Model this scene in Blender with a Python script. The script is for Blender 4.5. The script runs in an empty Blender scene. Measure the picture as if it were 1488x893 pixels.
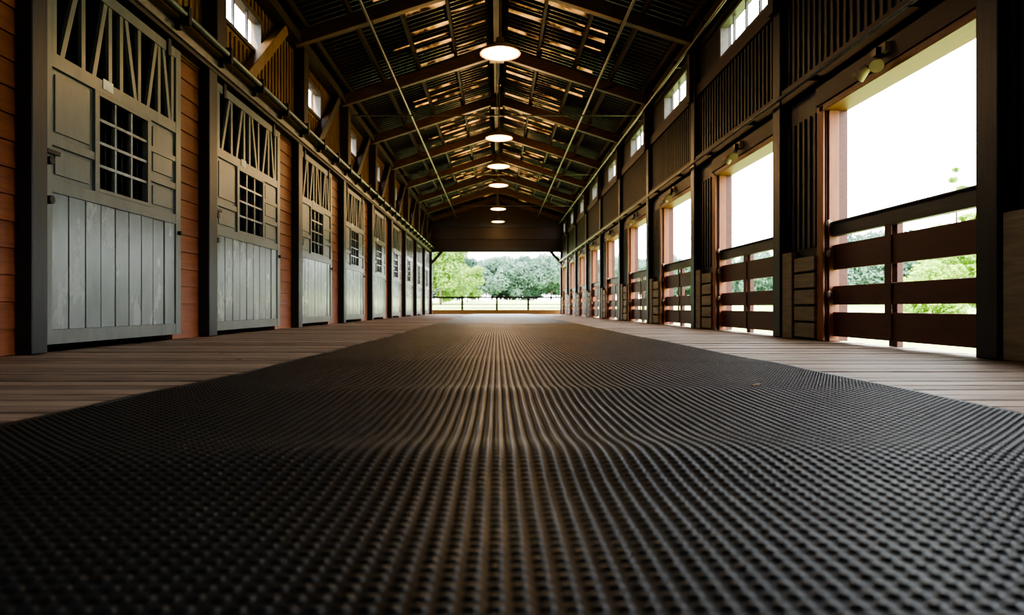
import bpy, bmesh, math, random
import numpy as np
from mathutils import Vector, Matrix
random.seed(7)
sc = bpy.context.scene
COL = sc.collection

# ------------------------------------------------------------------ materials
def new_mat(name):
    m = bpy.data.materials.new(name); m.use_nodes = True
    nt = m.node_tree; nt.nodes.clear()
    o = nt.nodes.new('ShaderNodeOutputMaterial')
    b = nt.nodes.new('ShaderNodeBsdfPrincipled')
    nt.links.new(b.outputs[0], o.inputs[0])
    return m, nt, b

def mat(name, c1, c2, rough=0.6, scale=(3, 3, 3), nscale=4.0, bump=0.2, metal=0.0, spec=0.5, rvar=0.1, detail=6, tint=None):
    m, nt, b = new_mat(name)
    N, L = nt.nodes, nt.links
    tc = N.new('ShaderNodeTexCoord'); mp = N.new('ShaderNodeMapping')
    mp.inputs['Scale'].default_value = scale
    L.new(tc.outputs['Object'], mp.inputs[0])
    n = N.new('ShaderNodeTexNoise'); n.inputs['Scale'].default_value = nscale
    n.inputs['Detail'].default_value = detail; n.inputs['Roughness'].default_value = 0.65
    L.new(mp.outputs[0], n.inputs['Vector'])
    r = N.new('ShaderNodeValToRGB')
    r.color_ramp.elements[0].position = 0.3; r.color_ramp.elements[0].color = (*c1, 1)
    r.color_ramp.elements[1].position = 0.7; r.color_ramp.elements[1].color = (*c2, 1)
    L.new(n.outputs['Fac'], r.inputs[0]); L.new(r.outputs[0], b.inputs['Base Color'])
    mr = N.new('ShaderNodeMapRange')
    mr.inputs['To Min'].default_value = max(0.03, rough - rvar); mr.inputs['To Max'].default_value = rough + rvar
    L.new(n.outputs['Fac'], mr.inputs['Value']); L.new(mr.outputs[0], b.inputs['Roughness'])
    if bump > 0:
        bp = N.new('ShaderNodeBump'); bp.inputs['Strength'].default_value = bump
        bp.inputs['Distance'].default_value = 0.01
        L.new(n.outputs['Fac'], bp.inputs['Height']); L.new(bp.outputs[0], b.inputs['Normal'])
    b.inputs['Metallic'].default_value = metal
    b.inputs['Specular IOR Level'].default_value = spec
    if tint: b.inputs['Specular Tint'].default_value = (*tint, 1)
    return m

def emit(name, col, st):
    m, nt, b = new_mat(name)
    b.inputs['Base Color'].default_value = (*col, 1)
    b.inputs['Emission Color'].default_value = (*col, 1)
    b.inputs['Emission Strength'].default_value = st
    return m

M = {}
M['post'] = mat('dark_painted_post', (0.009, 0.010, 0.013), (0.022, 0.024, 0.029), 0.42, (8, 8, 1), 3)
M['beam'] = mat('dark_brown_beam', (0.018, 0.010, 0.006), (0.05, 0.027, 0.013), 0.55, (6, 2, 6), 3)
M['rafter'] = mat('warm_rafter_wood', (0.06, 0.028, 0.011), (0.15, 0.07, 0.026), 0.5, (2, 8, 8), 3)
M['redwood'] = mat('red_brown_clapboard', (0.15, 0.045, 0.018), (0.27, 0.09, 0.034), 0.5, (6, 0.6, 10), 3)
M['siding'] = mat('ochre_siding', (0.13, 0.067, 0.025), (0.31, 0.165, 0.06), 0.55, (8, 8, 1), 3)
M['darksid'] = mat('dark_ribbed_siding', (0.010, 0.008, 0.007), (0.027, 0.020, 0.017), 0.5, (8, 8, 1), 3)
M['paint'] = mat('grey_blue_door_paint', (0.145, 0.168, 0.175), (0.225, 0.252, 0.258), 0.25, (2, 2, .8), 2.0, 0.35, 0, 0.75, 0.12)
M['paint2'] = mat('grey_door_frame_paint', (0.10, 0.112, 0.110), (0.145, 0.157, 0.152), 0.36, (3, 3, 1), 3, 0.2)
M['iron'] = mat('black_iron', (0.01, 0.01, 0.01), (0.03, 0.03, 0.03), 0.4, bump=0.05, metal=0.5)
M['pipe'] = mat('galvanised_pipe', (0.16, 0.15, 0.135), (0.25, 0.235, 0.21), 0.4, bump=0.03, metal=0.6)
M['jamb'] = mat('orange_jamb_wood', (0.17, 0.055, 0.022), (0.30, 0.105, 0.04), 0.5, (8, 8, 1), 3)
M['soffit'] = mat('opening_header_wood', (0.12, 0.048, 0.018), (0.24, 0.10, 0.038), 0.5, (8, 1, 8), 3)
M['gate'] = mat('red_gate_board', (0.055, 0.015, 0.010), (0.11, 0.03, 0.018), 0.5, (8, 1, 10), 3)
M['gatetop'] = mat('grey_gate_rail', (0.04, 0.04, 0.038), (0.08, 0.08, 0.076), 0.5, (8, 1, 10), 3)
M['slat'] = mat('tan_slat', (0.14, 0.12, 0.085), (0.27, 0.225, 0.16), 0.6, (8, 1, 10), 3)
TN = (0.80, 0.90, 1.0)
M['rubber'] = mat('black_rubber', (0.0025, 0.0035, 0.0050), (0.005, 0.0065, 0.0090), 0.52, (1, 1, 1), 5, 0.1, 0, 0.40, 0.09, tint=TN)
M['rubstud'] = mat('black_rubber_stud', (0.003, 0.004, 0.0055), (0.006, 0.0075, 0.0100), 0.33, (1, 1, 1), 5, 0.0, 0, 0.48, 0.08, tint=TN)
M['rubedge'] = mat('worn_rubber_edge', (0.14, 0.14, 0.145), (0.28, 0.28, 0.28), 0.5, (1, 1, 1), 20, 0.1)
M['roofm'] = mat('dark_corrugated_metal', (0.03, 0.025, 0.022), (0.075, 0.06, 0.049), 0.30, (1, 1, 1), 2, 0.05, 0.85)
M['stall'] = mat('stall_dark_wood', (0.04, 0.025, 0.016), (0.08, 0.05, 0.03), 0.8, (8, 1, 8), 3)
M['paper'] = mat('paper', (0.75, 0.6, 0.6), (0.85, 0.8, 0.78), 0.7, bump=0)
M['whiteframe'] = mat('window_frame_paint', (0.06, 0.055, 0.05), (0.12, 0.11, 0.10), 0.5, bump=0.05)
M['shade'] = mat('lamp_shade_metal', (0.30, 0.2, 0.1), (0.38, 0.26, 0.14), 0.4, bump=0.0, metal=0.3)
M['bulb'] = emit('lamp_diffuser', (1.0, 0.76, 0.44), 4.2)
M['cream'] = mat('cream_fixture', (0.3, 0.23, 0.15), (0.4, 0.3, 0.2), 0.5, bump=0)
M['bark'] = mat('bark', (0.06, 0.045, 0.03), (0.14, 0.10, 0.07), 0.9, (3, 3, 1), 4)
M['leafdry'] = mat('dry_leaf', (0.16, 0.11, 0.06), (0.24, 0.17, 0.1), 0.8, bump=0)

def leaf_mat(name, c1, c2):
    m, nt, b = new_mat(name); N, L = nt.nodes, nt.links
    tc = N.new('ShaderNodeTexCoord'); n = N.new('ShaderNodeTexNoise'); n.inputs['Scale'].default_value = 0.8
    L.new(tc.outputs['Object'], n.inputs[0])
    r = N.new('ShaderNodeValToRGB'); r.color_ramp.elements[0].position = .35; r.color_ramp.elements[1].position = .65
    r.color_ramp.elements[0].color = (*c1, 1); r.color_ramp.elements[1].color = (*c2, 1)
    L.new(n.outputs[0], r.inputs[0]); L.new(r.outputs[0], b.inputs['Base Color'])
    b.inputs['Roughness'].default_value = 0.8; b.inputs['Specular IOR Level'].default_value = 0.1
    t = N.new('ShaderNodeBsdfTranslucent'); L.new(r.outputs[0], t.inputs[0])
    mx = N.new('ShaderNodeMixShader'); mx.inputs[0].default_value = 0.4
    L.new(b.outputs[0], mx.inputs[1]); L.new(t.outputs[0], mx.inputs[2])
    L.new(mx.outputs[0], [x for x in N if x.type == 'OUTPUT_MATERIAL'][0].inputs[0])
    return m
M['leafA'] = leaf_mat('leaves_green', (0.12, 0.22, 0.06), (0.25, 0.36, 0.11))
M['leafB'] = leaf_mat('leaves_haze_tint', (0.10, 0.17, 0.135), (0.16, 0.245, 0.20))  # distance haze mixed into the leaf colour, paler and bluer
M['leafC'] = leaf_mat('leaves_bright', (0.19, 0.34, 0.06), (0.32, 0.46, 0.10))
M['grass'] = mat('grass', (0.24, 0.32, 0.11), (0.36, 0.43, 0.18), 0.9, (1, 1, 1), 0.3, 0.0, 0, 0.1)

# added translucent strips imitating warm highlights on the roof metal, brightness graded by noise
m, nt, b = new_mat('roof_highlight_strip'); N, L = nt.nodes, nt.links
tc = N.new('ShaderNodeTexCoord'); mp = N.new('ShaderNodeMapping'); mp.inputs['Scale'].default_value = (1.6, 2.2, 1)
L.new(tc.outputs['Object'], mp.inputs[0])
n = N.new('ShaderNodeTexNoise'); n.inputs['Scale'].default_value = 1.8; n.inputs['Detail'].default_value = 3
L.new(mp.outputs[0], n.inputs[0])
r = N.new('ShaderNodeValToRGB'); r.color_ramp.elements[0].position = .44; r.color_ramp.elements[1].position = .74
r.color_ramp.elements[0].color = (0.004, 0.002, 0.001, 1); r.color_ramp.elements[1].color = (0.22, 0.11, 0.034, 1)
L.new(n.outputs[0], r.inputs[0])
t = N.new('ShaderNodeBsdfTranslucent'); L.new(r.outputs[0], t.inputs[0])
L.new(t.outputs[0], [x for x in N if x.type == 'OUTPUT_MATERIAL'][0].inputs[0])
M['roofglow'] = m

# deck planks : colour per plank
PITCH = 0.14
m, nt, b = new_mat('deck_planks'); N, L = nt.nodes, nt.links
tc = N.new('ShaderNodeTexCoord'); sx = N.new('ShaderNodeSeparateXYZ'); L.new(tc.outputs['Object'], sx.inputs[0])
dv = N.new('ShaderNodeMath'); dv.operation = 'DIVIDE'; dv.inputs[1].default_value = PITCH; L.new(sx.outputs['Y'], dv.inputs[0])
fl = N.new('ShaderNodeMath'); fl.operation = 'FLOOR'; L.new(dv.outputs[0], fl.inputs[0])
wn = N.new('ShaderNodeTexWhiteNoise'); wn.noise_dimensions = '1D'; L.new(fl.outputs[0], wn.inputs['W'])
mp = N.new('ShaderNodeMapping'); mp.inputs['Scale'].default_value = (1.2, 14, 1); L.new(tc.outputs['Object'], mp.inputs[0])
n = N.new('ShaderNodeTexNoise'); n.inputs['Scale'].default_value = 3; n.inputs['Detail'].default_value = 8; L.new(mp.outputs[0], n.inputs[0])
ad = N.new('ShaderNodeMath'); ad.operation = 'MULTIPLY_ADD'; ad.inputs[1].default_value = 0.35
L.new(wn.outputs['Value'], ad.inputs[0]); L.new(n.outputs['Fac'], ad.inputs[2])
r = N.new('ShaderNodeValToRGB'); r.color_ramp.elements[0].position = .35; r.color_ramp.elements[1].position = .95
r.color_ramp.elements[0].color = (0.10, 0.074, 0.058, 1); r.color_ramp.elements[1].color = (0.43, 0.335, 0.27, 1)
L.new(ad.outputs[0], r.inputs[0]); L.new(r.outputs[0], b.inputs['Base Color'])
b.inputs['Roughness'].default_value = 0.6
bp = N.new('ShaderNodeBump'); bp.inputs['Strength'].default_value = .4; bp.inputs['Distance'].default_value = .01
L.new(n.outputs['Fac'], bp.inputs['Height']); L.new(bp.outputs[0], b.inputs['Normal'])
M['deck'] = m

# ------------------------------------------------------------------ builder
class B:
    def __init__(s): s.v = []; s.f = []; s.mi = []; s.sm = []; s.mats = []
    def m(s, k):
        if k not in s.mats: s.mats.append(k)
        return s.mats.index(k)
    def hexa(s, p, k):
        o = len(s.v); s.v += [tuple(q) for q in p]
        for q in ((0,3,2,1),(4,5,6,7),(0,1,5,4),(1,2,6,5),(2,3,7,6),(3,0,4,7)):
            s.f.append(tuple(o+i for i in q)); s.mi.append(s.m(k)); s.sm.append(False)
    def box(s, x0, x1, y0, y1, z0, z1, k):
        s.hexa([(x0,y0,z0),(x1,y0,z0),(x1,y1,z0),(x0,y1,z0),(x0,y0,z1),(x1,y0,z1),(x1,y1,z1),(x0,y1,z1)], k)
    def beam(s, a, b, w, h, k, up=(0,0,1)):
        a = Vector(a); b = Vector(b); d = (b-a).normalized(); u = Vector(up)
        sd = d.cross(u)
        if sd.length < 1e-4: sd = d.cross(Vector((1,0,0)))
        sd.normalize(); u = sd.cross(d).normalized()
        sd *= w/2; u *= h/2
        s.hexa([a-sd-u, a+sd-u, b+sd-u, b-sd-u, a-sd+u, a+sd+u, b+sd+u, b-sd+u], k)
    def cyl(s, a, b, r, k, n=10, r2=None):
        a = Vector(a); b = Vector(b); r2 = r if r2 is None else r2
        d = (b-a).normalized(); u = d.orthogonal().normalized(); w = d.cross(u)
        o = len(s.v)
        for c, rr in ((a, r), (b, r2)):
            for i in range(n):
                t = 2*math.pi*i/n; s.v.append(tuple(c + (u*math.cos(t)+w*math.sin(t))*rr))
        for i in range(n):
            j = (i+1) % n
            s.f.append((o+i, o+j, o+n+j, o+n+i)); s.mi.append(s.m(k)); s.sm.append(True)
        s.f.append(tuple(o+i for i in range(n))[::-1]); s.mi.append(s.m(k)); s.sm.append(False)
        s.f.append(tuple(o+n+i for i in range(n))); s.mi.append(s.m(k)); s.sm.append(False)
    def lathe(s, c, prof, k, n=32):
        o = len(s.v)
        for (r, z) in prof:
            for i in range(n):
                t = 2*math.pi*i/n; s.v.append((c[0]+r*math.cos(t), c[1]+r*math.sin(t), c[2]+z))
        for q in range(len(prof)-1):
            for i in range(n):
                j = (i+1) % n
                s.f.append((o+q*n+i, o+q*n+j, o+(q+1)*n+j, o+(q+1)*n+i)); s.mi.append(s.m(k)); s.sm.append(True)
    def mesh(s, name):
        me = bpy.data.meshes.new(name); me.from_pydata(s.v, [], s.f)
        for k in s.mats: me.materials.append(M[k])
        me.polygons.foreach_set('material_index', s.mi); me.polygons.foreach_set('use_smooth', s.sm)
        me.update(); return me
    def obj(s, name, bevel=0, loc=(0,0,0), parent=None):
        o = bpy.data.objects.new(name, s.mesh(name)); COL.objects.link(o); o.location = loc
        if bevel:
            md = o.modifiers.new('bevel', 'BEVEL'); md.width = bevel; md.segments = 1; md.limit_method = 'ANGLE'
        if parent: o.parent = parent
        return o
def inst(name, src, loc, scale=(1,1,1), rz=0):
    o = bpy.data.objects.new(name, src.data); COL.objects.link(o); o.location = loc; o.scale = scale
    o.rotation_euler = (0, 0, rz)
    for md in src.modifiers:
        n2 = o.modifiers.new(md.name, md.type)
        if md.type == 'BEVEL': n2.width = md.width; n2.segments = 1; n2.limit_method = 'ANGLE'
    return o

YB, YF = -5.0, 30.6
RIDGE, SL = 5.28, 0.33
EAVE = 4.28
# ------------------------------------------------------------------ camera
cd = bpy.data.cameras.new('camera'); cam = bpy.data.objects.new('camera', cd); COL.objects.link(cam)
cam.location = (0, 0, 0.30); cam.rotation_euler = (math.radians(90), 0, 0)
cd.sensor_width = 36; cd.lens = 990/1488*36
cd.shift_x = 22/1488; cd.shift_y = 0.0
cd.dof.use_dof = True; cd.dof.focus_distance = 4.5; cd.dof.aperture_fstop = 2.8
cd.clip_start = 0.02; cd.clip_end = 600
sc.camera = cam

# ------------------------------------------------------------------ floor
b = B()
def mleft(y):
    if y < 1.65: return -1.20 - (1.65-y)*0.02
    if y < 3.7: return -1.20 + (y-1.65)/2.05*0.11
    return -1.09 + min(1, (y-3.7)/9)*0.09
MR = 1.43
i0 = int(YB/PITCH); i1 = int(YF/PITCH)
for i in range(i0, i1):
    y0 = i*PITCH; y1 = y0+PITCH-0.016
    dz = random.uniform(-.005, 0)
    b.box(-3.06, mleft(y0)+0.15, y0, y1, -0.04, dz, 'deck')
    dz = random.uniform(-.005, 0)
    b.box(MR-0.15, 3.1, y0, y1, -0.04, dz, 'deck')
b.box(-3.06, 3.1, YB, YF, -0.12, -0.04, 'beam')
b.box(-1.15, 1.35, YB, YF, -0.04, -0.001, 'beam')
b.obj('floor')
b = B(); b.box(-6.1, -3.07, YB, YF, -0.12, -0.02, 'stall'); b.obj('stall_floor')

# ------------------------------------------------------------------ rubber mat
def mz(x, y):
    x = np.asarray(x, float); y = np.asarray(y, float)
    g = lambda c, w: np.exp(-((y-c)/w)**2)
    return 0.014 + 0.017*g(1.28+0.05*x, .17)*(0.6+0.4*np.cos(x*2.3)) + 0.012*g(2.30+.05*x, .17)*np.exp(-(x/.9)**2) + 0.005*g(3.6-.1*x, .3) \
        + 0.002*np.sin(y*2.1+x*1.7)+0.002*np.sin(x*3.1-y*.7)
ys = np.concatenate([np.arange(-3, 6, 0.04), np.arange(6, 30.31, 0.3)])
nx = 48
V = []
for y in ys:
    xs = np.linspace(mleft(y), MR, nx); zz = mz(xs, np.full(nx, y))
    for x, z in zip(xs, zz): V.append((x, y, z))
F = []; MI = []
ny = len(ys)
for j in range(ny-1):
    for i in range(nx-1):
        a = j*nx+i; F.append((a, a+1, a+nx+1, a+nx)); MI.append(0)
o = len(V)
for j in range(ny):
    V.append((V[j*nx][0]-0.03, ys[j], 0.0015)); V.append((V[j*nx+nx-1][0]+0.015, ys[j], 0.0005))
for j in range(ny-1):
    F.append((o+2*j, j*nx, (j+1)*nx, o+2*j+2)); MI.append(1)
    F.append((j*nx+nx-1, o+2*j+1, o+2*j+3, (j+1)*nx+nx-1)); MI.append(0)
me = bpy.data.meshes.new('mat_base'); me.from_pydata(V, [], F); me.materials.append(M['rubber']); me.materials.append(M['rubedge'])
me.polygons.foreach_set('material_index', MI); me.polygons.foreach_set('use_smooth', [True]*len(F)); me.update()
mat_e = bpy.data.objects.new('rubber_mat', me); COL.objects.link(mat_e)
# studs
S = 0.0245
gx = np.arange(-1.3, MR-0.03, S); gy = np.arange(0.35, 12.0, S)
X, Y = np.meshgrid(gx, gy); X = X.ravel(); Y = Y.ravel()
ml = np.array([mleft(y) for y in Y]); k = X > ml+0.03; X = X[k]; Y = Y[k]
Z = mz(X, Y)-0.0006
n = 8; prof = [(0.0095, 0.0), (0.0082, 0.0022), (0.0050, 0.0039)]
th = np.arange(n)*2*np.pi/n
tmpl = []
for r_, z_ in prof:
    for t_ in th: tmpl.append((r_*math.cos(t_), r_*math.sin(t_), z_))
tmpl.append((0, 0, 0.0045)); tmpl = np.array(tmpl)
fs = []
for lv in range(2):
    for i in range(n):
        j = (i+1) % n; fs.append((lv*n+i, lv*n+j, lv*n+n+j, lv*n+n+i))
K = len(X); tv = len(tmpl)
VV = (np.stack([X, Y, Z], 1)[:, None, :] + tmpl[None]).reshape(-1, 3)
q = np.array(fs); tr = np.array([(2*n+i, 2*n+(i+1) % n, 3*n) for i in range(n)])
off = np.arange(K)*tv
Q = (q[None]+off[:, None, None]).reshape(-1); T = (tr[None]+off[:, None, None]).reshape(-1)
me = bpy.data.meshes.new('studs')
me.vertices.add(len(VV)); me.vertices.foreach_set('co', VV.ravel().astype(np.float32))
nq, ntr = K*len(q), K*len(tr)
me.loops.add(len(Q)+len(T)); me.loops.foreach_set('vertex_index', np.concatenate([Q, T]).astype(np.int32))
me.polygons.add(nq+ntr)
ls = np.concatenate([np.arange(nq)*4, nq*4+np.arange(ntr)*3]).astype(np.int32)
me.polygons.foreach_set('loop_start', ls)
me.polygons.foreach_set('use_smooth', np.ones(nq+ntr, bool))
me.update(calc_edges=True); me.validate()
me.materials.append(M['rubstud'])
st = bpy.data.objects.new('studs', me); COL.objects.link(st); st.parent = mat_e
b = B()
for (x, y) in [(-.95, 4.3), (-.85, 4.6), (-1.0, 5.0), (-.8, 5.3), (-1.5, 3.9), (0.9, 2.4), (-1.8, 4.4)]:
    z = float(mz(x, y))+0.006 if -1.1 < x < 1.4 else 0.001
    b.beam((x, y, z), (x+.035, y+.015, z+.004), .015, .002, 'leafdry')
b.obj('dry_leaves')

# ------------------------------------------------------------------ left wall
near = [4.50, 7.22, 10.38, 13.38, 16.38, 19.35, 22.3, 25.3, 28.25]
far = [6.47, 9.43, 12.40, 15.42, 18.38, 21.3, 24.3, 27.25, 30.2]
near = [-4.5, -1.5, 1.5] + near; far = [-2.5, .5, 3.5] + far
b = B()
def clap(y0, y1, z0, z1):
    b.box(-3.18, -3.085, y0, y1, z0, z1, 'redwood')
    z = z0
    while z < z1-0.01:
        t = min(z+0.165, z1)
        b.hexa([(-3.085, y0, z), (-3.062, y0, z), (-3.062, y1, z), (-3.085, y1, z),
                (-3.085, y0, t), (-3.075, y0, t), (-3.075, y1, t), (-3.085, y1, t)], 'redwood')
        z = t+0.004
prev = YB
for n0, f0 in zip(near, far):
    clap(prev, n0+.04, 0, 2.74); prev = f0-.04
clap(prev, YF, 0, 2.74)
wl = [(7.5+2.96*k, 8.8+2.96*k) for k in range(-4, 8)]
b.box(-3.18, -3.06, YB, YF, 2.74, 3.5, 'siding')
b.box(-3.18, -3.06, YB, YF, 3.98, EAVE+.09, 'siding')
prev = YB
for a, c in wl:
    b.box(-3.18, -3.06, prev, a, 3.5, 3.98, 'siding'); prev = c
b.box(-3.18, -3.06, prev, YF, 3.5, 3.98, 'siding')
y = YB+.05
while y < YF-.05:
    inw = any(a-.03 < y < c+.03 for a, c in wl)
    if inw:
        b.box(-3.06, -3.035, y, y+.035, 2.99, 3.45, 'siding')
        b.box(-3.06, -3.035, y, y+.035, 4.03, EAVE-.13, 'siding')
    else: b.box(-3.06, -3.035, y, y+.035, 2.99, EAVE-.13, 'siding')
    y += 0.13
b.obj('wall_left')
b = B(); b.box(-6.1, -6.0, YB, YF, -.02, 3.0, 'stall'); 
for n0 in near:
    b.box(-6.0, -3.19, n0-.15, n0-.08, -.02, 2.2, 'stall')
b.box(-6.0, -3.19, YF-.1, YF, -.02, 3.0, 'stall')
b.box(-6.0, -3.19, YB, YB+.1, -.02, 3.0, 'stall')
b.obj('wall_stall_back')
b = B(); b.box(-6.2, -3.18, YB-.1, YF+.1, 3.0, 3.08, 'stall'); b.obj('ceiling_stall')

def window(name, x0, x1, a, c, z0, z1, npan):
    b = B(); w = .045
    b.box(x0, x1, a, c, z0, z0+w, 'whiteframe'); b.box(x0, x1, a, c, z1-w, z1, 'whiteframe')
    b.box(x0, x1, a, a+w, z0+w, z1-w, 'whiteframe'); b.box(x0, x1, c-w, c, z0+w, z1-w, 'whiteframe')
    for i in range(1, npan):
        y = a+(c-a)*i/npan
        b.box((x0+x1)/2-.015, (x0+x1)/2+.015, y-.016, y+.016, z0+w, z1-w, 'whiteframe')
    return b.obj(name)
wi = 1
for a, c in wl:
    window('window_%d' % wi, -3.12, -3.03, a, c, 3.5, 3.98, 3); wi += 1

for i, n0 in enumerate(near):
    b = B(); wd = .15 if i == 3 else .2
    b.box(-3.06, -2.952, n0-wd-.02, n0-.02, 0, 2.76, 'post')
    b.box(-3.035, -2.87, n0-wd-.02, n0+.02, 2.98, EAVE-.12, 'beam')
    b.beam((-2.955, n0+.78, 3.0), (-2.955, n0+2.2, EAVE-.14), .12, .15, 'siding' if i == 4 else 'beam')
    b.obj('wooden_post', .006)
b = B(); b.box(-3.06, -2.95, YB, YF, 2.76, 2.93, 'beam'); b.box(-3.06, -2.88, YB, YF, 2.93, 2.98, 'siding')
b.box(-3.06, -2.86, YB, YF, EAVE-.12, EAVE+.02, 'beam')
b.obj('header_beam')
b = B()
b.box(-2.95, -2.925, YB, YF, 2.80, 2.87, 'pipe')
b.cyl((-2.83, YB, 2.96), (-2.83, YF-.1, 2.96), .03, 'pipe')
y = YB+.4
while y < YF:
    b.box(-2.875, -2.79, y, y+.05, 2.87, 3.03, 'iron'); b.box(-2.925, -2.875, y, y+.05, 2.83, 2.92, 'iron')
    y += .98
b.obj('door_track')

# ------------------------------------------------------------------ stall door (local y 0..2)
def stall_door():
    b = B(); P, Q = 'paint', 'paint2'
    X0 = -.052
    b.box(X0, 0, 0, .10, .05, 2.72, Q); b.box(X0, 0, 1.9, 2.0, .05, 2.72, Q)
    for z0, z1 in ((.05, .15), (1.08, 1.17), (1.93, 2.03), (2.63, 2.72)):
        b.box(X0, -.002, .1, 1.9, z0, z1, Q)
    npk = 9; w = 1.8/npk
    for i in range(npk):
        y0 = .1+i*w
        b.box(-.045, -.014+random.uniform(-.005, .004), y0+.008, y0+w-.008, .15, 1.08, P)
    b.box(-.05, -.036, .1, 1.9, .15, 1.08, Q)
    b.box(X0, 0, .60, .66, 1.17, 1.93, Q); b.box(X0, 0, 1.38, 1.44, 1.17, 1.93, Q)
    b.box(X0, 0, .66, 1.38, 1.17, 1.20, Q); b.box(X0, 0, .66, 1.38, 1.90, 1.93, Q)
    for i in (1, 2):
        y = .66+.72*i/3; b.box(-.035, -.012, y-.012, y+.012, 1.2, 1.9, P)
    for i in (1, 2, 3):
        z = 1.2+.7*i/4; b.box(-.033, -.010, .66, 1.38, z-.012, z+.012, P)
    for i in range(9):
        y = .70+.64*i/8; b.cyl((-.075, y, 1.17), (-.075, y, 1.93), .008, 'iron', 6)
    for a, c in ((.1, .6), (1.44, 1.9)):
        b.box(-.045, -.022, a, c, 1.17, 1.93, Q)
        b.box(X0, -.004, a, c, 1.40, 1.46, Q)
        b.box(-.045, -.012, a+.05, c-.05, 1.21, 1.37, Q); b.box(-.045, -.012, a+.05, c-.05, 1.50, 1.89, Q)
        if a > 1: b.box(X0, -.004, a, c, 1.66, 1.71, Q)
    ks = [(.14, .14), (.22, .42), (.47, .47), (.60, .76), (.82, .82), (.98, .98), (1.20, 1.05), (1.26, 1.26), (1.40, 1.55), (1.6, 1.6), (1.80, 1.68), (1.85, 1.85)]
    for a, c in ks:
        b.beam((-.025, a, 2.02), (-.025, c, 2.64), .03, .05, Q, up=(0, 1, 0))
    b.cyl((.0, .05, 1.02), (.035, .05, 1.02), .03, 'iron'); b.box(0, .02, .02, .16, 1.33, 1.36, 'iron'); b.cyl((.0, .04, 1.28), (.04, .04, 1.28), .028, 'iron')
    b.cyl((.0, 1.95, 1.0), (.03, 1.95, 1.0), .02, 'iron')
    b.box(.0, .003, .70, .84, 1.965, 2.045, 'paper')
    for y in (.25, 1.75):
        b.box(-.01, .015, y-.03, y+.03, 2.6, 2.80, 'iron')
    return b
sd = stall_door().obj('stall_door', .004)
first = True
for n0, f0 in zip(near, far):
    if first: o = sd; first = False
    else: o = inst('stall_door', sd, (0, 0, 0))
    o.location = (-3.0, n0, 0); o.scale = (1, (f0-n0)/2.0, 1)

# ------------------------------------------------------------------ right wall
b = B(); K0, K1 = -3, 9
ops = [(4.15+3*k, 6.10+3*k) for k in range(K0, K1)]
OT = 2.09
prev = YB
def ribs(y0, y1, z0, z1):
    y = math.ceil(y0/.11)*.11
    while y < y1-.03:
        b.box(2.93, 2.951, y, y+.045, z0, z1, 'darksid'); y += .11
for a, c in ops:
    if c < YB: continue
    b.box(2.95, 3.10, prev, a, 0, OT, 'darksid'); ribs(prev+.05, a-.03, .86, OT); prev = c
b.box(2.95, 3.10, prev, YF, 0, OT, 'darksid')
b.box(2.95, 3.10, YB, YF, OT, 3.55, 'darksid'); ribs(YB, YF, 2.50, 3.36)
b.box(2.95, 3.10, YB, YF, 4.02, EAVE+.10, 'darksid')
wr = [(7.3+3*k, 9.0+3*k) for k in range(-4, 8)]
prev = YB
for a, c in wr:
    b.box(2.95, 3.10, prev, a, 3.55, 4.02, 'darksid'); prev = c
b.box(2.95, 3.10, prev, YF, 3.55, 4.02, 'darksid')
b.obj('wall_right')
for a, c in wr:
    window('window_%d' % wi, 2.94, 3.04, a, c, 3.55, 4.02, 4); wi += 1

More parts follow.
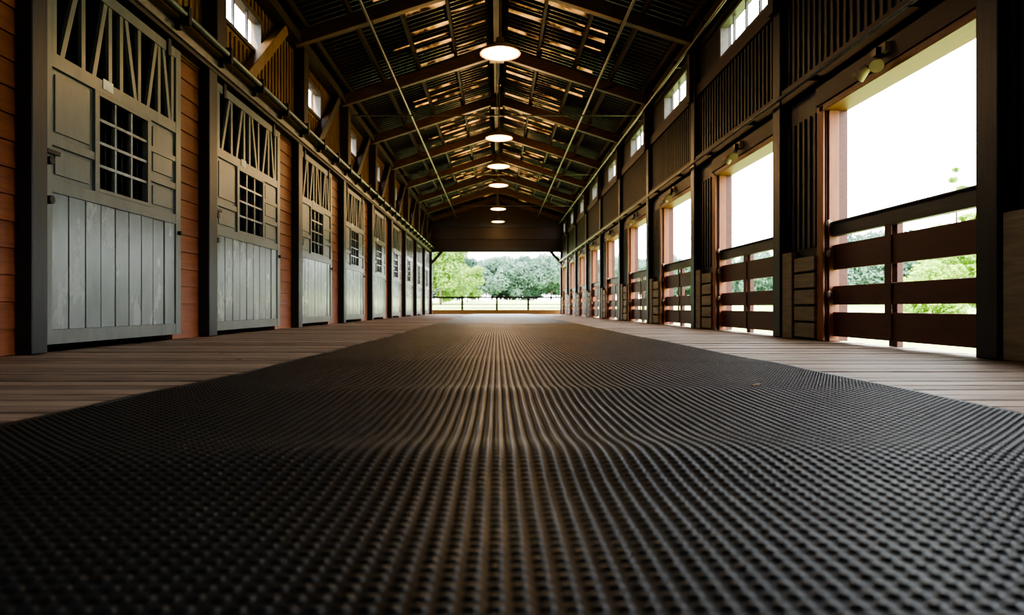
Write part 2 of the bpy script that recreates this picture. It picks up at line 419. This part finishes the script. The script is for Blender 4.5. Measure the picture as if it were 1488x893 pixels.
for k in range(K0, K1):
    a, c = 4.15+3*k, 6.10+3*k
    b = B()
    b.box(2.93, 3.14, c-.005, c+.06, 0, OT+.02, 'gate')
    b.box(2.96, 3.05, c-.03, c-.004, 0, OT-.03, 'jamb')
    b.box(2.915, 2.95, c-.005, c+.11, 0, OT+.02, 'jamb')
    b.box(2.925, 3.14, a-.04, a+.005, 0, OT+.02, 'gate')
    b.box(2.915, 3.14, a-.04, c+.06, OT-.03, OT+.03, 'soffit')
    b.box(2.90, 2.95, a-.04, c+.10, OT+.03, OT+.20, 'beam')
    for z in (.42, .78, 1.05):
        b.cyl((2.95, c-.045, z-.03), (2.95, c-.045, z+.03), .014, 'cream', 8)
        b.box(2.93, 2.99, c-.042, c-.03, z-.02, z+.02, 'pipe')
    b.obj('opening_frame', .004)
    b = B(); g0, g1 = a+.01, c-.035
    b.box(2.985, 3.045, g0, g1, .93, 1.05, 'gatetop'); b.box(2.965, 3.065, g0, g1, 1.045, 1.06, 'gatetop')
    b.box(2.995, 3.03, g0, g1, .635, .855, 'gate')
    b.box(2.995, 3.03, g0, g1, .325, .49, 'gate')
    b.box(2.995, 3.03, g0, g1, .045, .26, 'gate')
    b.box(3.03, 3.08, 5.16+3*k, 5.27+3*k, .0, 1.04, 'gate')
    b.box(2.985, 2.995, 5.16+3*k, 5.25+3*k, .05, .93, 'gate')
    b.obj('board_gate', .004)
    b = B()
    b.box(2.865, 2.93, 3.90+3*k, 4.08+3*k, 0, EAVE-.15, 'post')
    b.box(2.80, 2.865, 3.92+3*k, 4.06+3*k, 3.3, EAVE-.15, 'beam')
    b.obj('wooden_post', .006)
    b = B(); p0, p1 = c+.12, 6.88+3*k
    for i in range(5):
        z = .02+i*.155
        b.box(2.895, 2.928, p0, p1-.24, z, z+.135, 'slat')
    b.box(2.88, 2.93, p1-.22, p1, 0.0, .84, 'slat')
    b.obj('slatted_wainscot', .004)
    b = B(); yc = a+.95
    b.box(2.86, 2.90, yc-.08, yc+.08, 2.19, 2.26, 'cream')
    b.cyl((2.84, yc, 2.20), (2.84, yc, 2.12), .02, 'iron')
    for s in (-1, 1):
        b.cyl((2.84, yc, 2.12), (2.80, yc+s*.07, 2.10), .012, 'iron', 8)
        b.cyl((2.81, yc+s*.06, 2.12), (2.77, yc+s*.13, 2.06), .03, 'cream', 12, .05)
    b.box(2.82, 2.88, yc-.03, yc+.03, 2.18, 2.24, 'iron')
    b.obj('floodlight')
b = B()
b.box(2.86, 2.95, YB, YF, EAVE-.14, EAVE+.02, 'beam')
b.box(2.90, 2.95, YB, YF, 3.36, 3.52, 'beam'); b.box(2.88, 2.95, YB, YF, 2.33, 2.48, 'beam')
b.obj('header_beam')
b = B(); b.cyl((2.80, YB, 2.36), (2.80, YF-.1, 2.36), .018, 'pipe'); b.cyl((2.76, YB, 4.02), (2.76, YF-.1, 4.02), .02, 'pipe')
y = YB+.6
while y < YF: 
    b.box(2.79, 2.88, y, y+.03, 2.34, 2.38, 'iron'); b.box(2.75, 2.87, y, y+.03, 4.03, 4.13, 'iron'); y += 1.5
b.obj('conduit_pipe')

# ------------------------------------------------------------------ roof
def roof():
    V = []; F = []; MI = []
    xs = [0, .2, .42, .76, .80, 1.14, 1.46, 1.50, 1.84, 2.14, 2.18, 2.5, 2.85, 3.22]
    p = .15; st = p/6
    ny = int((YF+.5-YB+.3)/st)
    rr = random.Random(11)
    for side in (-1, 1):
        o = len(V)
        for j in range(ny+1):
            y = YB-.3+j*st
            c = .022*math.sin(2*math.pi*y/p)
            for x in xs: V.append((side*x, y, RIDGE+.16-SL*x+c))
        n = len(xs)
        light = {}
        zones = {1: (1, .65), 2: (1, .65), 4: (2, .8), 5: (2, .8), 7: (3, .3)}
        for j in range(ny):
            y = YB-.3+j*st; band = int(math.floor(y/p)); sub = (y/p-band)
            for i in range(n-1):
                a = o+j*n+i
                f = (a, a+1, a+n+1, a+n); F.append(f if side > 0 else f[::-1])
                zn, pr = zones.get(i, (9, 0))
                key = (band, zn)
                if key not in light: light[key] = rr.random() < pr and band % 5 in (0, 2)
                MI.append(1 if light[key] and sub < .5 else 0)  # scattered strips stand in for glints along the corrugations
    me = bpy.data.meshes.new('roof'); me.from_pydata(V, [], F)
    me.materials.append(M['roofm']); me.materials.append(M['roofglow'])
    me.polygons.foreach_set('material_index', MI); me.polygons.foreach_set('use_smooth', [True]*len(F)); me.update()
    o = bpy.data.objects.new('ceiling', me); COL.objects.link(o)
roof()
b = B()
for s in (-1, 1):
    for x in (.78, 1.48, 2.16, 2.8):
        z = RIDGE+.11-SL*x
        b.box(s*x-.025, s*x+.025, YB, YF, z-.09, z+.01, 'beam')
b.box(-.06, .06, YB, YF, RIDGE-.08, RIDGE+.1, 'beam')
b.obj('roof_purlins')
b = B()
for s in (-1, 1):
    b.beam((0, 0, RIDGE-.10), (s*2.98, 0, RIDGE-.10-SL*2.98+.02), .12, .20, 'rafter')
b.box(-.14, .14, -.07, .07, RIDGE-.30, RIDGE-.05, 'rafter')
tr = b.obj('roof_truss', .006); tr.location = (0, -2, 0)
for yy in range(1, 30, 3): inst('roof_truss', tr, (0, yy, 0))
inst('roof_truss', tr, (0, 30.4, 0))
for yy in (1.5, 7.5, 13.5, 19.5, 25.5):
    b = B(); b.cyl((-2.86, yy, 4.10), (2.84, yy, 4.10), .014, 'pipe'); b.cyl((0, yy, 4.10), (0, yy, RIDGE), .008, 'pipe')
    b.obj('tie_rod')
for s in (-1, 1):
    b = B(); b.cyl((s*1.82, YB, 4.40), (s*1.82, YF-.1, 4.34), .022, 'pipe')
    for yy in range(-2, 31, 3):
        b.cyl((s*1.82, yy, 4.38), (s*1.82, yy, 4.68), .008, 'iron', 6)
    b.obj('sprinkler_pipe')

# ------------------------------------------------------------------ lamps
LY = [4.5, 10, 15, 18, 20.8, 25.8, 29.6]
b = B()
b.lathe((0, 0, 0), [(.30, -.01), (.30, .015), (.26, .05), (.16, .10), (.07, .13), (.06, .22), (.02, .24), (.02, 1.2)], 'shade')
b.lathe((0, 0, 0), [(.30, -.01), (.285, -.012), (.27, .0)], 'shade')
b.lathe((0, 0, 0), [(.275, -.002), (.22, -.02), (.12, -.032), (.001, -.036)], 'bulb')
b.box(-.04, .04, -.04, .04, 1.16, 1.2, 'iron')
lp = b.obj('pendant_lamp')
for i, y in enumerate(LY):
    o = lp if i == 0 else inst('pendant_lamp', lp, (0, 0, 0))
    o.location = (0.05, y, 4.03)
    ld = bpy.data.lights.new('bulb', 'POINT'); ld.energy = 85 if 0 < i < 6 else 20; ld.color = (1, .62, .28); ld.shadow_soft_size = .1; ld.specular_factor = .03
    lo = bpy.data.objects.new('bulb', ld); COL.objects.link(lo); lo.parent = o; lo.location = (0, 0, -.30)

# ------------------------------------------------------------------ far and back walls
def gable(b, y0, y1, zb, k):
    pts = [(-3.18, zb), (3.10, zb), (3.10, EAVE+.11), (0, RIDGE+.14), (-3.18, EAVE+.09)]
    o = len(b.v)
    for y in (y0, y1):
        for x, z in pts: b.v.append((x, y, z))
    n = 5
    b.f.append(tuple(o+i for i in range(n))); b.mi.append(b.m(k)); b.sm.append(False)
    b.f.append(tuple(o+n+i for i in range(n))[::-1]); b.mi.append(b.m(k)); b.sm.append(False)
    for i in range(n):
        j = (i+1) % n; b.f.append((o+i, o+n+i, o+n+j, o+j)); b.mi.append(b.m(k)); b.sm.append(False)
b = B(); gable(b, YF, YF+.15, 2.78, 'beam')
b.box(-3.0, 3.0, YF-.12, YF, 2.78, 3.0, 'post'); b.box(-3.0, 3.0, YF-.08, YF, 3.35, 3.5, 'beam'); b.box(-3.0, 3.0, YF-.08, YF, 3.9, 4.1, 'post')
b.box(-3.06, -2.9, YF-.1, YF+.15, 0, 2.8, 'beam'); b.box(2.85, 3.05, YF-.1, YF+.15, 0, 2.8, 'beam')
b.beam((-2.92, YF, 2.3), (-2.45, YF, 2.82), .12, .12, 'beam'); b.beam((2.88, YF, 2.3), (2.40, YF, 2.82), .12, .12, 'beam')
b.obj('wall_far')
b = B(); gable(b, YB-.15, YB, -.1, 'darksid'); b.obj('wall_back')

b = B(); yy = YF+.9
for x in (-3.2, -1.6, 0, 1.45, 3.2): b.box(x-.05, x+.05, yy-.05, yy+.05, -.25, .82, 'iron')
b.box(-3.2, 3.2, yy-.08, yy-.05, .72, .80, 'iron'); b.box(-3.2, 3.2, yy-.07, yy-.05, .42, .46, 'iron')
b.box(-3.2, 3.2, yy-.08, yy-.05, -.1, .20, 'soffit'); b.box(-2.9, 2.9, yy-.07, yy-.05, .26, .30, 'iron')
b.obj('paddock_fence')

# ------------------------------------------------------------------ exterior
def gz(x, y):
    d = math.hypot(x, max(0, y-10)); t = min(1, max(0, (d-35)/70)); return -.22+1.7*t*t*(3-2*t)
V = []; F = []; nn = 60
gxs = [-160+320*i/nn for i in range(nn+1)]; gys = [-60+300*i/nn for i in range(nn+1)]
for y in gys:
    for x in gxs: V.append((x, y, gz(x, y)))
for j in range(nn):
    for i in range(nn):
        a = j*(nn+1)+i; F.append((a, a+1, a+nn+2, a+nn+1))
me = bpy.data.meshes.new('grass_field'); me.from_pydata(V, [], F); me.materials.append(M['grass'])
me.polygons.foreach_set('use_smooth', [True]*len(F)); me.update()
o = bpy.data.objects.new('ground', me); COL.objects.link(o)

def make_tree(name, leaf, h, r, seed, conifer=False, nl=5200, ls=.26):
    rnd = random.Random(seed); b = B()
    b.cyl((0, 0, -.4), (0, 0, h*.55), .045*h*.5, 'bark', 8, .02*h*.5)
    blobs = []
    if conifer:
        b.cyl((0, 0, h*.5), (0, 0, h*.98), .08, 'bark', 6, .02)
        for i in range(14):
            t = i/13; z = h*(.12+.86*t); rr = r*(1-t)*1.0+.15
            for q in range(max(2, int(6*(1-t)))):
                an = rnd.random()*6.28; blobs.append((math.cos(an)*rr*.6, math.sin(an)*rr*.6, z, rr*.5, rr*.28))
    else:
        for i in range(26):
            an = rnd.random()*6.28; rr = r*.75*math.sqrt(rnd.random()); z = h*(.13+.72*rnd.random())
            s = r*rnd.uniform(.3, .48)*(1-.35*abs(z/h-.5))
            blobs.append((math.cos(an)*rr, math.sin(an)*rr, z, s, s*.8))
            b.cyl((0, 0, h*.3), (math.cos(an)*rr, math.sin(an)*rr, z), .05, 'bark', 5, .02)
    for i in range(nl):
        x, y, z, s, sz = rnd.choice(blobs)
        u = Vector((rnd.gauss(0, 1), rnd.gauss(0, 1), rnd.gauss(0, 1))).normalized()*rnd.uniform(.6, 1.05)
        c = Vector((x+u.x*s, y+u.y*s, z+u.z*sz))
        d = Vector((rnd.gauss(0, 1), rnd.gauss(0, 1), rnd.gauss(0, 1))).normalized(); e = d.orthogonal().normalized()
        w = ls*rnd.uniform(.6, 1.2); o = len(b.v)
        b.v += [tuple(c-d*w), tuple(c+e*w*.5), tuple(c+d*w), tuple(c-e*w*.5)]
        b.f.append((o, o+1, o+2, o+3)); b.mi.append(b.m(leaf)); b.sm.append(False)
    return b.obj(name)
oakA = make_tree('oak_tree', 'leafA', 8.5, 3.8, 1, nl=9000)
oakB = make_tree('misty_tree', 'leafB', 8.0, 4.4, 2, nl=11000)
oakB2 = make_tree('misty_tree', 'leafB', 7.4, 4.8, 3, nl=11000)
con = make_tree('pine_tree', 'leafC', 9.5, 2.6, 4, True, 6000, .2)
bush = make_tree('bright_shrub', 'leafC', 4.0, 2.4, 5, False, 6000, .16)
def place(o, x, y, s=1): o.location = (x, y, gz(x, y)); o.scale = (s, s, s)
def pl(src, x, y, s=1):
    inst(src.name.split('.')[0], src, (x, y, gz(x, y)), (s, s, s), random.random()*6)
place(oakA, -6.6, 80, .88); pl(oakA, -12, 84, .9); pl(oakA, -4.0, 92, .6)
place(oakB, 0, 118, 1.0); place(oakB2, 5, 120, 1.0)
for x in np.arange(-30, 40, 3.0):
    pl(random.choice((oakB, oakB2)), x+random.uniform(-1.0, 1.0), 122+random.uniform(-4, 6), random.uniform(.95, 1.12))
place(con, 28.0, 41.5, .95); place(bush, 24.3, 38, .8); pl(bush, 28.5, 36, 1.0)
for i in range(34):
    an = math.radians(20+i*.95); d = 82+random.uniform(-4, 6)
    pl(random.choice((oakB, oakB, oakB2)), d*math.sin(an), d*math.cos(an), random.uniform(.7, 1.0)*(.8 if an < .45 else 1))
for i in range(16):
    an = math.radians(53+i*4); d = 75+random.uniform(-4, 6)
    pl(random.choice((oakB, oakA)), d*math.sin(an), d*math.cos(an), random.uniform(.7, 1))

# ------------------------------------------------------------------ light
w = bpy.data.worlds.new('world'); sc.world = w; w.use_nodes = True
nt = w.node_tree; bg = nt.nodes['Background']
bg.inputs[0].default_value = (.96, .98, 1.0, 1); bg.inputs[1].default_value = 10.5
sl = bpy.data.lights.new('sun', 'SUN'); sl.energy = 15; sl.angle = math.radians(3); sl.color = (1, .93, .8)
so = bpy.data.objects.new('sun', sl); COL.objects.link(so)
so.rotation_euler = Vector((.35, 1.0, -1.1)).to_track_quat('-Z', 'Y').to_euler()

sc.view_settings.view_transform = 'AgX'
try: sc.view_settings.look = 'AgX - High Contrast'
except Exception: pass
sc.view_settings.exposure = 0.0
